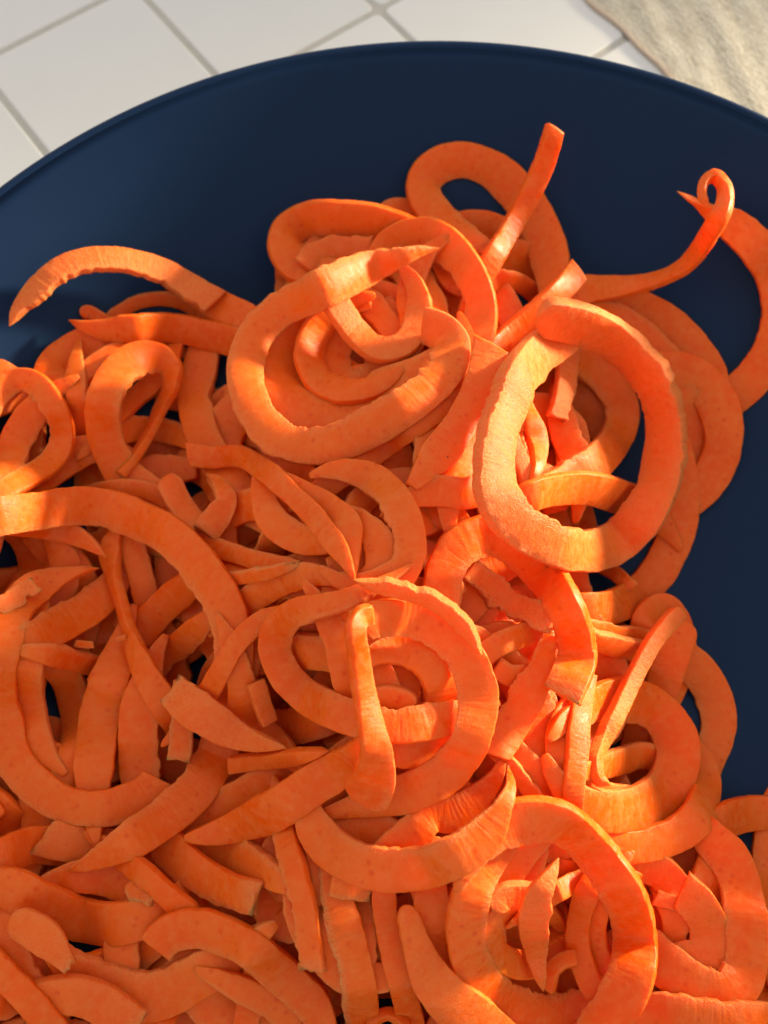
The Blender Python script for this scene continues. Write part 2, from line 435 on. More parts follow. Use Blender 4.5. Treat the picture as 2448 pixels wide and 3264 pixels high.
    for e, dd in ((ends[0], sm), (ends[1], L-sm)):
        if e == 'r': torn = np.maximum(torn, np.clip(1-dd/0.004, 0, 1)[:, None])
    at = me.attributes.new('torn', 'FLOAT', 'POINT'); at.data.foreach_set('value', np.concatenate([torn.ravel(), [0.5, 0.5]]).astype(np.float32))
    me.update(calc_edges=True); me.validate()
    me.polygons.foreach_set('use_smooth', [True]*len(me.polygons))
    o = link(name, me, None, tuple(org)); tag(o, label, cat, group)
    # what lies on top of the heap now
    o2 = np.linspace(-1, 1, 33)
    hw = np.maximum(np.abs(wide*ct*fw)/2, 10)
    fp = px[:, None, :]+nl[:, None, :]*(o2[None, :, None]*hw[:, None, None])
    zt = z[:, None]+o2[None, :]*(st*wm/2*fw)[:, None]+t_m/2
    for ox in (-2, 2):
        for oy in (-2, 2):
            yy, xx = look(fp+np.array([ox, oy])); np.maximum.at(H, (yy, xx), zt)
    return o

def speck(o, c, x, y, r):
    x0, y0, s = CROP[c]; px = np.array([[x0+x*s, y0+y*s]])
    yy, xx = look(px); z = float(H[yy, xx][0])+0.00012
    p = to_world(px, np.array([z]))[0]; g = np.random.default_rng(int(x*7+y)); m = 10
    u = RIGHT; w = np.cross(BACK, u); v = [p+BACK*0.00012]; f = []
    for k in range(m):
        a = 2*math.pi*k/m; q = r*1e-3*g.uniform(0.6, 1.15)
        v.append(p+(u*math.cos(a)+w*math.sin(a))*q-BACK*0.00015)
    f = [(0, 1+k, 1+(k+1) % m) for k in range(m)]
    return link('speck', mesh_from('speck', [Vector(t)-o.location for t in v], f, SOIL), o)

CROP = dict(a=(0, 0, 1300/1659), b=(1150, 0, 1298/1659), c=(0, 700, 900/1659), d=(650, 600, 1000/1659), e=(1448, 700, 1000/1659),
            g=(0, 1450, 900/1659), h=(700, 1550, 900/1659), i=(1548, 1550, 900/1659), j=(0, 2364, 900/1659), k=(800, 2364, 900/1659),
            l=(1548, 2364, 900/1659), F=(0, 0, 1.0))
def R(label, c, w, pts, tilt=0, **kw):
    x0, y0, s = CROP[c]
    return ribbon(label, [(x0+p[0]*s, y0+p[1]*s)+tuple(p[2:]) for p in pts], w*s, tilt, **kw)

# ------------------------------------------------------------------ buried ribbons deep in the heap
def in_heap(p):
    poly = [(-700, 1350), (-200, 1200), (150, 1050), (600, 950), (900, 800), (1350, 760), (1650, 920), (1950, 1220), (1960, 1500), (1830, 1800), (1950, 2100), (2050, 2300), (2150, 2600), (2600, 2750), (2800, 3900), (-700, 3900)]
    ins = False
    for q in range(len(poly)):
        (x1, y1), (x2, y2) = poly[q], poly[q-1]
        if (y1 > p[1]) != (y2 > p[1]) and p[0] < (x2-x1)*(p[1]-y1)/(y2-y1)+x1: ins = not ins
    return ins
def buried(n, seed, shrink, crest=False):
    g = np.random.default_rng(seed); k = 0
    while k < n:
        c = g.uniform((-350, 700), (2550, 3750))
        R0 = g.uniform(150, 290)
        if crest and not ((c[0]-1430)/600)**2+((c[1]-1850)/1200)**2 < 1: continue
        if not all(in_heap(c+shrink*R0*np.array([math.cos(a), math.sin(a)])) for a in np.linspace(0, 6.28, 9)): continue
        a0 = g.uniform(0, 6.28); sw = g.uniform(3.6, 6.0); m = 9
        asp = g.uniform(0.55, 1); ro = g.uniform(0, 3.1)
        pts = []
        for q in range(m):
            a = a0+sw*q/(m-1); r = R0*(1+0.12*math.sin(2*a+k)); X, Y = r*math.cos(a), r*asp*math.sin(a)
            pts.append((c[0]+X*math.cos(ro)-Y*math.sin(ro), c[1]+X*math.sin(ro)+Y*math.cos(ro), 20*math.sin(3*a+k), 0))
        ribbon('orange ribbon buried deep in the heap, mostly hidden under other ribbons', pts, g.uniform(85, 125), group='orange ribbons buried in the heap', ends='tt', sag=1.1)
        k += 1
mark = len(C.objects)
buried(105, 3, 0.9)
lowest = list(C.objects)[mark:]
import bmesh
from mathutils import Matrix
bm = bmesh.new()
for o in lowest:
    o.data.transform(Matrix.Translation(o.location)); bm.from_mesh(o.data)
me = bpy.data.meshes.new('buried_ribbons'); bm.to_mesh(me); bm.free(); me.materials.append(FLESH)
for o in lowest:
    m0 = o.data; bpy.data.objects.remove(o); bpy.data.meshes.remove(m0)
tag(link('buried_ribbons', me), 'mass of orange ribbons at the bottom of the heap, seen only through its gaps', 'vegetable ribbons', None, 'stuff')
buried(22, 31, 0.85)
buried(62, 11, 0.85, True)
buried(52, 23, 0.9, True)

# ------------------------------------------------------------------ ribbons one can pick out, from the bottom of the heap up

# far side and left
R('thin curved ribbon lying low behind the ragged arch at upper left', 'c', 80, [(640, 590), (720, 530), (830, 480), (960, 465), (1080, 490), (1180, 560)], 20)
R('tiny ribbon tip poking out behind the pointed flat ribbon at upper left', 'c', 80, [(480, 570), (520, 545), (570, 570), (640, 620)], 0, ends='b-')
R('dim broad ribbon curving down behind the left end of the pointed flat ribbon', 'c', 170, [(620, 690), (500, 730), (390, 790), (310, 880), (300, 990), (340, 1100)], 0)
R('ribbon slanting down left from under the pointed flat ribbon', 'c', 95, [(900, 760), (780, 765), (660, 790), (560, 850), (460, 940), (370, 1030), (300, 1100)], 15, rag='R')
R('narrow upright ribbon left of the oval ring at left', 'c', 110, [(450, 980), (465, 1100), (500, 1230), (560, 1330)], 10)
R('broad dim ribbon filling the space below the small left loop', 'c', 190, [(120, 1600), (280, 1480), (430, 1380), (560, 1350)], 0)
R('level ribbon seen through the oval ring at left', 'c', 130, [(680, 1260), (800, 1230), (920, 1230), (1030, 1260)], 0)
R('steep ribbon inside the oval ring at left', 'c', 120, [(720, 1120), (790, 1050), (870, 980), (940, 900)], -20)
R('inner leg of the small loop at the left edge of the picture', 'c', 150, [(240, 1080), (160, 1180), (90, 1320), (60, 1460), (0, 1560)], -15)
R('small leaf shaped loop at the left edge of the picture', 'c', 125, [(-120, 1280), (-80, 1130), (10, 1000), (120, 940), (205, 960), (275, 1040), (330, 1130), (365, 1240), (355, 1340), (280, 1440), (150, 1520), (0, 1600), (-120, 1660)], 12, rag='R')
R('upright broad ribbon between the oval ring and the large front coil', 'c', 185, [(1200, 700), (1180, 850), (1150, 1000), (1160, 1150), (1210, 1300), (1290, 1430)], 10, ends='-c')
R('oval ring standing at left with a strip slanting through it', 'c', 185, [(700, 1500, -70, 0, .5), (790, 1390, -65, 0, .5), (870, 1260, -60, 0, .5), (940, 1110, -55, 0, .5), (1000, 980, -45, 1, .6), (1000, 870, -30, 2, .7), (930, 820, -10, 2.5, .85), (810, 820, 0, 2.5), (700, 890, 5, 2.5), (620, 1020, 5, 2), (605, 1180, 5, 1.5), (640, 1340, 5, .5), (720, 1480), (820, 1570), (920, 1640)], 0, rag='L', ends='c-')
R('pointed flat ribbon below the ragged arch at upper left', 'c', 150, [(405, 590), (500, 628), (620, 648), (760, 640), (900, 632), (1050, 640), (1200, 675), (1380, 720), (1480, 760)], 26, ends='pc', rag='N')
R('short smooth ribbon joining the ragged arch to the front coil', 'c', 170, [(1200, 470), (1290, 510), (1400, 560), (1520, 610)], 5, rag='N')
R('pale ragged arch reaching out over the bowl wall at upper left', 'c', 150, [(55, 625, -20, 4), (110, 530, -25, 5), (210, 420, -28, 6), (340, 300, -28, 7), (480, 245, -28, 7), (640, 230, -28, 7), (800, 250, -28, 6), (960, 305, -28, 5), (1090, 380, -24, 4), (1190, 440, -18, 3), (1270, 480, -10, 1)], -28, ends='pc', rag='R', ragk=1.4, pale=0.55)

# behind and right of the front coil
R('short band of ribbon behind the upper loop of the front coil', 'd', 120, [(980, 130), (1060, 120), (1150, 160), (1230, 190)], 0)
R('smooth lobed ribbon behind the standing stick', 'b', 140, [(340, 1040), (380, 960), (450, 930), (540, 950), (620, 1010), (700, 1080)], 15, rag='R')
R('wedge shaped ribbon under the right side of the top loop', 'b', 130, [(540, 1040), (620, 1050), (710, 1080), (800, 1115)], 10)
R('small arching ribbon above the dark gap behind the front coil', 'b', 65, [(500, 1190), (560, 1140), (640, 1150), (710, 1200), (760, 1260)], 20)
R('ribbon dropping right of the front coil towards the dark gap', 'd', 120, [(1200, 560), (1230, 640), (1250, 760), (1300, 850)], -30)
R('top loop of ribbon with a dark hole, farthest back', 'b', 135, [(420, 960), (320, 880), (262, 800), (262, 730), (330, 670), (440, 655), (540, 695), (630, 780), (700, 870), (745, 965), (772, 1070), (780, 1170)], 22, rag='R', stiff=60)
R('slim standing stick of ribbon rising highest against the bowl wall', 'b', 78, [(790, 525, -25, 20), (752, 650, -25, 16), (700, 770, -25, 12), (635, 890, -25, 8), (565, 1010, -25, 4), (505, 1110, -25, 1)], -25, rag='N', th=3, ends='c-')
R('dim outer ring lying on the bowl at the right, nearest its rim', 'F', 100, [(2159, 610, 60, 14, .12), (2206, 638, 50, 12, .25), (2269, 681, 30, 9, .6), (2340, 720, 0, 6, .9), (2415, 790, 0, 5, 1), (2470, 880), (2492, 990), (2470, 1090), (2420, 1180), (2350, 1255), (2260, 1320)], 0, rag='N', ends='p-')
R('dim arc lying low under the curled tail at right', 'e', 150, [(620, 480), (750, 440), (880, 435), (1000, 465), (1130, 545), (1240, 650), (1330, 770), (1380, 900)], 0, rag='N', ends='--')
R('inner dim arc just behind the bright ring at right', 'e', 120, [(700, 500), (840, 505), (960, 570), (1070, 670), (1150, 770), (1210, 880), (1260, 1010), (1270, 1160), (1240, 1330)], 0)
R('ribbon with a curled tail sweeping up at right like a hook', 'b', 92, [(760, 1230, -10, 0, 1.2), (890, 1185, -10, 2, 1.2), (1000, 1172, -20, 4, 1.0), (1120, 1160, -35, 7, .8), (1230, 1130, -45, 9, .7), (1320, 1080, -45, 12, .75), (1395, 990, -40, 14, .75), (1450, 900, -40, 16, .75), (1482, 820, -50, 18, .65), (1478, 755, -60, 19, .5), (1438, 718, -60, 19, .45), (1398, 745, -60, 18, .4), (1392, 800, -60, 16, .4), (1420, 845, -60, 14, .3)], 0, ends='cp', rag='N')
R('diagonal square ended strip between the hook and the front coil', 'e', 105, [(655, 270, 0, 3), (590, 350, -20, 3), (490, 440, -30, 2), (380, 535, -30, 1), (270, 630, -30), (180, 720, -30)], -20, rag='N', ends='c-')
R('large smooth dim ring right of the bright ring', 'e', 180, [(1080, 780), (1200, 805), (1310, 870), (1390, 980), (1422, 1110), (1410, 1240), (1350, 1370), (1270, 1460), (1170, 1540)], 0, rag='N')
R('smooth deep orange arc passing below the bright ring at right', 'i', 180, [(1150, -120), (1150, 60), (1135, 220), (1080, 380), (990, 530), (870, 640), (740, 710), (600, 725), (480, 700)], 0, rag='N')
R('red brown ribbon low between the coil and the bright ring', 'd', 170, [(1300, 1620), (1340, 1480), (1420, 1360), (1520, 1290)], 0)
R('dim ribbon lying low between the coil and the slanting leaf', 'd', 150, [(1150, 1620), (1260, 1600), (1390, 1610), (1500, 1560)], 0)

# inside the bright ring at right
R('short upright ribbon seen low through the bright ring', 'e', 140, [(560, 1020), (590, 1140), (640, 1260), (660, 1360)], 0)
inner_ring = R('broad inner ring seen through the bright ring at right', 'e', 170, [(590, 730), (700, 760), (800, 850), (872, 950), (885, 1060), (845, 1170), (760, 1275), (650, 1340), (530, 1390)], -10, rag='R')
speck(inner_ring, 'e', 690, 1235, 0.45)
R('short pale strip tucked in the left of the bright ring', 'e', 80, [(300, 1150), (340, 1250), (380, 1350), (400, 1440)], -20, pale=0.5, ends='c-')
R('leaf shaped sliver inside the left of the bright ring', 'e', 110, [(360, 900), (395, 1020), (440, 1170), (440, 1300), (400, 1400)], -25, ends='pp')
R('arched band crossing the bottom of the bright ring', 'e', 150, [(300, 1530), (380, 1480), (480, 1440), (600, 1420), (720, 1425), (840, 1455), (950, 1500), (1040, 1560)], 25, rag='N')
R('pale hanging strip with a torn lower end inside the bright ring', 'e', 110, [(615, 640, -30, 3), (600, 760, -30, 3), (588, 880, -30, 2), (565, 990, -30, 1.5), (545, 1050, -20, 1)], -30, ends='cr', rag='L', ragk=1.6, pale=0.6)

# the front coil, inside out
R('deep red swirl at the bottom of the front coil', 'd', 170, [(760, 760), (680, 900), (720, 1030), (850, 1060), (960, 960), (1010, 820)], 0, sag=1)
R('innermost dark fold of the front coil', 'd', 130, [(760, 540), (860, 600), (950, 690), (1010, 780)], -15)
R('upper back loop of the front coil, glowing against the bowl', 'd', 165, [(620, 420, 20), (500, 410, 20), (440, 330, 25, 3), (450, 230, 30, 5), (560, 165, 34, 6), (720, 160, 36, 6), (880, 175, 36, 6), (1020, 215, 36, 5), (1130, 265, 34, 4), (1220, 320, 30, 2)], 30, rag='R')
R('small pale fold inside the upper back loop', 'd', 100, [(520, 410), (580, 350), (650, 320), (760, 315), (880, 310)], 10, pale=0.4, ends='cc')
R('right hand arc of the front coil, lit along its outer edge', 'd', 165, [(1080, 240), (1200, 255), (1320, 345), (1410, 465), (1455, 590), (1462, 710), (1435, 820), (1370, 910)], 24, rag='R')
R('curved shaded band at the right inside the front coil', 'd', 130, [(1130, 420), (1100, 500), (1090, 600), (1110, 700), (1100, 800), (1020, 900)], 10)
R('second turn of ribbon inside the front coil', 'd', 235, [(640, 650), (500, 740), (425, 880), (425, 1040), (490, 1150), (620, 1210), (760, 1200), (870, 1130), (960, 1060), (1080, 1000), (1180, 940)], -30, rag='L')
R('third inner turn of ribbon in the front coil', 'd', 165, [(680, 660), (590, 770), (560, 900), (620, 1020), (730, 1070), (850, 1070)], -35, rag='N')
R('brightly lit short curl in the mouth of the front coil', 'd', 135, [(690, 590, -30, 2), (760, 700, -30, 3), (840, 800, -32, 3), (940, 855, -30, 2), (1050, 830, -20, 1), (1120, 740, -10), (1140, 620)], -25, rag='L', th=3, pale=0.4, ends='c-')
R('outer under turn of the front coil ending in a cut tip below', 'd', 125, [(655, 1570), (760, 1500), (880, 1420), (1000, 1330), (1130, 1240), (1260, 1140), (1350, 1020), (1385, 900)], 0, rag='N')
R('large outermost turn of the front coil with a pointed tip at upper right', 'd', 185, [(1240, 318, -16, 5, .75), (1130, 335, -18, 5, .75), (1000, 378, -20, 5, .8), (870, 425, -20, 4, .85), (740, 480, -16, 3.5, .95), (620, 535, -12, 3), (490, 595, -8, 2.5), (370, 670, -4, 2), (270, 785, -6, 2), (222, 920, -8, 2), (225, 1050, -8, 2), (275, 1190, -8, 2), (380, 1310, -8, 2), (520, 1362, -8, 2), (660, 1355, -6, 2), (800, 1305, -6, 2), (950, 1225, -6, 2), (1100, 1130, -6, 2), (1230, 1020, -8, 2), (1300, 910, -10, 2), (1300, 815, -12, 1), (1240, 755, -14, 0), (1160, 730, -14, -1)], 0, ends='pc', rag='B', cup=.2)
leaf = R('leaf of ribbon slanting down between the front coil and the bright ring', 'd', 165, [(1515, 830, 0, 1), (1490, 960), (1425, 1120), (1335, 1280), (1225, 1430), (1095, 1580, 0, 0, .6)], 0, rag='N', pale=0.2, ends='ct')
speck(leaf, 'd', 1285, 1425, 0.45)

# below the front coil
R('dark ribbon low beneath the forked strip', 'h', 170, [(900, 260), (950, 380), (930, 500), (850, 560)], 0)
R('flat dim ribbon below the crumpled scraps left of centre', 'h', 110, [(-120, 330), (40, 380), (200, 430), (380, 470)], 0)
R('triangular ribbon end above the left shoulder of the middle ring', 'h', 160, [(140, 700), (270, 610), (400, 540), (520, 520)], 0)
R('strip with a torn pale tip pointing right below the crumpled scraps', 'h', 75, [(20, 545), (150, 530), (300, 500), (470, 450, 0, 0, .6)], 10, ragk=1.3, ends='-r')
R('half ring of ribbon under the forked strip, on its left', 'h', 165, [(240, -60), (262, 80), (310, 190), (400, 272), (520, 318), (640, 320), (740, 290)], 0, rag='L', ends='tt')
R('half ring of ribbon under the forked strip, on its right', 'h', 180, [(800, -80), (920, -30), (1015, 60), (1080, 170), (1115, 300), (1112, 420), (1060, 510), (960, 565), (840, 580)], -5, rag='R')
R('upper prong of the forked strip below the front coil', 'F', 72, [(880, 1530), (960, 1570), (1050, 1615), (1105, 1660), (1122, 1740), (1134, 1840)], 0, ends='cp', rag='N')
R('forked strip running from the left to a point below the front coil', 'F', 66, [(600, 1450, 0, 1), (680, 1458, 0, 1), (765, 1455, 10, 1), (845, 1500), (925, 1570), (1000, 1645), (1060, 1725), (1105, 1795), (1134, 1855)], 0, ends='cp', rag='N')

# bottom left
R('dark broad ribbon low at the bottom left', 'j', 220, [(720, 1100), (715, 1230), (730, 1380)], 0, sag=1)
R('dim ribbon at the left edge near the bottom', 'j', 180, [(40, 1020), (55, 1180), (110, 1340), (190, 1450)], 0)
R('dim ribbon below the large left ring, behind its pointed tip', 'j', 190, [(-80, 710), (60, 655), (190, 610), (340, 610), (490, 640)], 0, rag='N')
R('pale cut end lying on the dim ribbon below the large left ring', 'j', 185, [(255, 560, 0, 1), (370, 590, 0, 1), (520, 610), (720, 600)], 0, ends='r-', rag='N', pale=0.35)
R('flat dim ribbon low in the centre of the bottom left', 'j', 190, [(400, 800), (560, 790), (700, 830), (800, 900)], 0)
R('broad curved ribbon below the pointed tip of the large left ring', 'j', 205, [(-80, 820), (70, 860), (220, 935), (380, 1015), (540, 1062), (700, 1070), (850, 1030), (980, 950)], 4, rag='N')
R('ragged scrap beside the slanting strip at the bottom left', 'j', 90, [(770, 830), (830, 880), (910, 920)], 0, ends='cr', rag='B', ragk=2, name='vegetable_scrap', cat='vegetable scrap', group='orange scraps in the heap')
R('low ribbon under the diagonal band left of the smiling ribbon', 'j', 190, [(1140, 500), (1290, 600), (1440, 690), (1590, 780)], 0)
R('low ribbon beneath the diagonal band, sloping the other way', 'j', 160, [(1280, 380), (1400, 320), (1520, 250), (1620, 200)], 0)
R('slanting strip with a blunt tip at the bottom left', 'j', 125, [(720, 680), (850, 785), (970, 895), (1080, 990), (1150, 1040)], 14, rag='N', ends='-b')
R('broad blunt ended ribbon slanting right at the bottom left', 'j', 190, [(900, 540), (1020, 655), (1150, 765), (1280, 845), (1400, 895), (1510, 925)], 6, rag='R', ends='-r')
R('wide smiling ribbon along the bottom left', 'j', 250, [(420, 1320), (550, 1410), (700, 1480), (850, 1495), (1000, 1465), (1150, 1385), (1280, 1300), (1400, 1220)], 4, rag='L')
R('ribbon on edge at the bottom, below the arch', 'j', 140, [(1520, 1310), (1490, 1450), (1460, 1600), (1440, 1740)], 0, ends='c-')
R('ragged ribbon at the bottom, right of the arch', 'k', 150, [(-80, 1440), (40, 1500), (150, 1560), (230, 1680)], 0, rag='R')
R('arching ribbon running down to the bottom edge left of centre', 'F', 108, [(496, 3022), (522, 2990), (566, 2966), (640, 2960), (722, 2986), (803, 3027), (871, 3086), (941, 3148), (1001, 3212), (1030, 3290)], 6, rag='R', ends='c-')
R('bent sheet of ribbon with a torn edge at the bottom left', 'j', 190, [(150, 1530, 25), (300, 1490, 20), (450, 1490, 10, 1), (600, 1540, 0, 2), (690, 1600, 0, 2), (790, 1680, 0, 1)], 0, ends='cr', rag='L', ragk=0.5, pale=0.15)
R('crumpled torn leaf at the left of the bottom', 'j', 165, [(60, 1060, 0, 0, .9), (170, 1090, 0, 2), (290, 1180, 0, 2), (410, 1320, 0, 1, .4)], 0, ends='br', rag='B', ragk=0.6, buckle=.45, pale=0.2)
R('straight ribbon cutting across the bottom left corner', 'j', 140, [(-110, 1230), (40, 1385), (170, 1515), (290, 1650), (390, 1770)], 0, rag='N')

# bottom centre
R('low upright ribbon right of the long stick at the bottom', 'k', 100, [(640, 880), (680, 1020), (690, 1170)], 0)
R('short cut strip right of the long stick', 'k', 90, [(370, 640), (405, 800), (430, 955)], 0, ends='-c')
R('ragged sided ribbon standing at the bottom centre', 'k', 180, [(490, 900), (545, 1080), (600, 1270), (635, 1450), (650, 1700)], 0, rag='R', ragk=2.2, ends='--')
R('ragged scrap peeping out under the smiling ribbon', 'k', 130, [(470, 840), (580, 850), (700, 860)], 0, rag='B', ragk=1.6, name='vegetable_scrap', cat='vegetable scrap', group='orange scraps in the heap', ends='cr')
R('low broad ribbon at the left of the lower right coil', 'k', 220, [(1060, 830), (1070, 1000), (1110, 1170), (1190, 1330)], 0)
R('long narrow ribbon at the bottom centre, left of the flared one', 'k', 125, [(775, 860), (800, 1080), (840, 1260), (890, 1450), (950, 1680)], 0, rag='N')
R('deep ribbon low in the triangle above the lower right coil', 'l', 150, [(180, 60), (260, 160), (330, 240), (430, 300)], 0)
R('narrow strip slanting above the lower right coil', 'l', 95, [(20, 20), (140, 140), (240, 260), (350, 400)], 10, ends='tt')
R('ribbon seen low under the right half of the smiling ribbon', 'k', 190, [(820, 620), (960, 520), (1060, 430), (1180, 420), (1330, 330)], 0)
R('long straight stick at the bottom centre with a torn end', 'k', 125, [(190, 470), (222, 620), (262, 780), (300, 930), (330, 1080), (350, 1220), (368, 1340)], 16, rag='R', th=3.2, ends='-r')

# right of the middle
R('low ribbon left of the torn chunk right of the middle ring', 'i', 130, [(-20, 1000), (80, 930), (200, 880), (320, 850)], 0)
R('small low ribbon right of the middle ring', 'i', 120, [(60, 1060), (140, 1110), (230, 1110)], 0, ends='cc')
R('leaf of ribbon dropping from the large lit arc to the middle ring', 'i', 185, [(380, 790), (365, 900), (330, 1040), (265, 1185), (190, 1320), (110, 1460), (30, 1580)], 6, ends='pc', rag='R')
R('low dim ribbon bending down under the folded stick at right', 'i', 160, [(940, 780), (1040, 720), (1110, 790), (1140, 900), (1140, 1030), (1100, 1150), (1060, 1270)], 0, rag='N')
R('dim thin strip behind the pale edged strip at right', 'i', 80, [(660, 830), (780, 850), (900, 870), (1000, 900)], 0, ends='--')
R('narrow ribbon crossing a dark gap below the bright ring', 'i', 80, [(690, 470), (780, 530), (860, 600)], 0, ends='cc')
R('pale edged strip running right from the large lit arc', 'i', 120, [(530, 850), (660, 905), (790, 945), (930, 970), (1030, 985)], 22, rag='L')
R('pointed leaf of ribbon at the right edge of the heap', 'i', 190, [(1130, 990), (1210, 1050), (1295, 1150), (1352, 1280), (1368, 1410), (1335, 1530), (1280, 1650), (1230, 1740)], 0, rag='R', ends='cc')
R('shaded fold of ribbon behind the folded stick', 'i', 180, [(1150, 790, 10, 3), (1130, 900, 5, 2), (1090, 1020), (1050, 1140), (1040, 1260)], 0, rag='N', ends='b-')
R('deep orange ribbon tucked left of the two rings at lower right', 'i', 150, [(520, 1300), (440, 1420), (430, 1560), (490, 1680), (600, 1760)], 0)
R('dark strip at the right edge, lower corner', 'l', 110, [(1640, 500), (1625, 700), (1640, 900), (1660, 1100), (1690, 1320)], 0, rag='N')
R('low ribbon inside the corner ring at lower right', 'l', 140, [(1060, 900), (1110, 1050), (1100, 1200), (1050, 1310)], 0)
R('curved ribbon piece beside the lower right coil, left of the leaf piece', 'l', 180, [(770, 760), (890, 722), (1000, 750), (1085, 825), (1125, 910), (1090, 990)], 8, rag='R', pale=0.25, ends='-c')
R('leaf piece of ribbon inside the corner ring at lower right', 'l', 200, [(1150, 870), (1240, 955), (1300, 1060), (1312, 1170), (1260, 1265), (1140, 1310)], 6, rag='R', ends='cc', pale=0.25)
R('ribbon arching out of the right edge above the corner ring', 'l', 190, [(1340, 530), (1400, 475), (1480, 440), (1580, 420), (1700, 430), (1780, 530)], 6, rag='N', ends='c-')
R('ring of ribbon at the lower right corner with an angular bottom', 'l', 215, [(1240, 480), (1340, 590), (1435, 700), (1490, 830), (1520, 980), (1532, 1120), (1530, 1260), (1495, 1390), (1420, 1465), (1310, 1475), (1190, 1415), (1080, 1330), (980, 1250), (880, 1170)], 0, rag='R', ends='-c')
R('lower one of two nested rings at right', 'l', 165, [(1190, 30), (1270, 160), (1290, 300), (1250, 430), (1150, 530), (1000, 590), (850, 620), (700, 600)], 0, rag='N')
R('ribbon seen low through the upper nested ring at right', 'l', 150, [(690, 140), (800, 110), (900, 80), (1010, 100)], 0)
R('upper one of two nested rings at right', 'F', 122, [(1860, 2262), (1945, 2232), (2025, 2235), (2092, 2265), (2140, 2322), (2162, 2395), (2158, 2440), (2136, 2495), (2088, 2543), (2020, 2578), (1944, 2586), (1873, 2568), (1815, 2530)], 4, rag='R')
R('upright strip hanging below the large lit arc', 'F', 62, [(1868, 2150), (1853, 2244), (1845, 2320), (1839, 2396), (1832, 2460), (1825, 2550)], -15, rag='L', ends='c-')
R('torn pinkish chunk under the large lit arc', 'i', 140, [(-100, 480), (20, 580), (150, 680), (270, 740), (400, 790)], -15, ends='cr', rag='B', ragk=2, buckle=1.0, pale=0.6)
R('large lit arc curving down right of the middle ring', 'F', 112, [(1400, 2010), (1404, 1910), (1416, 1825), (1452, 1757), (1508, 1719), (1568, 1706, 15, 1), (1620, 1733, 28, 2), (1684, 1780, 34, 3), (1738, 1834, 36, 3), (1781, 1899, 36, 3), (1814, 1964, 36, 3), (1836, 2030, 34, 3), (1838, 2095, 30, 2), (1820, 2150, 24, 2), (1790, 2215, 20, 1)], 8, rag='R', th=3.2, ends='-r')
R('bright ring at right, a full loop lit along its outer edge', 'F', 120, [(1830, 1050, -12, 4), (1770, 1090, -24, 5), (1712, 1132, -29, 6), (1655, 1208, -32, 7), (1618, 1290, -34, 7), (1588, 1381, -37, 7), (1577, 1472, -37, 7), (1583, 1560, -32, 7), (1612, 1625, -20, 7), (1665, 1680, -10, 7), (1730, 1722, -5, 7), (1800, 1748, -5, 7), (1870, 1757, -5, 7), (1935, 1742, 0, 7), (1990, 1706, -7, 7), (2040, 1650, -17, 7.5), (2085, 1575, -24, 8), (2112, 1490, -32, 9), (2122, 1390, -37, 10), (2112, 1295, -40, 11), (2080, 1215, -43, 12), (2018, 1138, -44, 13), (1940, 1078, -44, 13), (1860, 1040, -41, 13), (1775, 1018, -39, 13), (1708, 1012, -37, 13)], 0, ends='cb', rag='B', th=4.2, ragk=1.2, pale=0.3)
R('folded stick of ribbon leaning up at right of the two nested rings', 'F', 50, [(2172, 1945, -15, 7), (2123, 1995, -15, 8), (2074, 2060, -15, 8), (2036, 2130, -15, 7), (2004, 2196, -15, 6), (1971, 2266, -15, 5), (1939, 2326, -25, 4), (1911, 2380, -40, 3), (1898, 2435, -50, 2), (1908, 2483, -50, 1), (1944, 2502, -40, 1)], -20, rag='N', th=3, pale=0.4, ends='bp')

# lower right coil
R('ribbon at the bottom edge under the lower right coil', 'l', 200, [(820, 1640), (1000, 1600), (1200, 1620), (1420, 1660), (1680, 1620)], 0)
R('upper inner flap at the left in the lower right coil', 'l', 170, [(130, 600), (120, 740), (70, 880)], 10)
R('upper inner flap at the right in the lower right coil', 'l', 150, [(290, 590), (275, 700), (235, 810)], 10)
R('inner turn of the lower right coil', 'F', 140, [(1640, 2760), (1575, 2850), (1545, 2950), (1560, 3060), (1625, 3130), (1720, 3160), (1810, 3140), (1870, 3080)], -28, rag='L')
R('innermost turn round the dark hole of the lower right coil', 'F', 78, [(1690, 2890), (1600, 2905), (1560, 2965), (1578, 3035), (1640, 3072), (1720, 3060), (1775, 3000)], -32, rag='N')
R('strip crossing behind the upright leaf in the lower right coil', 'l', 95, [(340, 930), (440, 870), (540, 820), (640, 790)], -20, rag='N')
R('rounded knob of ribbon in the middle of the lower right coil', 'l', 140, [(50, 1000), (90, 920), (190, 895), (330, 920)], 20, ends='bc', rag='L', pale=0.35)
R('outer turn of the lower right coil sweeping along the bottom', 'F', 110, [(1600, 2700), (1520, 2810), (1490, 2920), (1492, 3030), (1530, 3120), (1610, 3195), (1710, 3230), (1820, 3225), (1920, 3180)], -16, rag='L')
R('flared pale ribbon widening to the bottom edge', 'k', 210, [(900, 960, -20, 1, .5), (945, 1100, -15, 1, .6), (990, 1250, -8, 1, .8), (1060, 1390, -5, 1, 1), (1160, 1510, 0, 0, 1.1), (1300, 1620, 0, 0, 1.15), (1480, 1720)], -5, rag='N', pale=0.25, ends='b-')
R('small curl of ribbon at the very bottom edge', 'k', 60, [(690, 1710), (740, 1630), (810, 1600), (880, 1640), (930, 1720)], 50, rag='N', ends='cc')
R('right petal inside the lower right coil', 'l', 130, [(700, 860), (650, 1000), (640, 1150), (680, 1300), (720, 1440)], 20, rag='N')
R('left petal inside the lower right coil', 'l', 130, [(620, 840), (570, 960), (540, 1100), (550, 1240), (600, 1380), (660, 1480)], 15, rag='N')
R('little curl at the foot of the petals in the lower right coil', 'l', 75, [(365, 1450), (390, 1340), (450, 1290), (530, 1270)], -30, ends='cc')
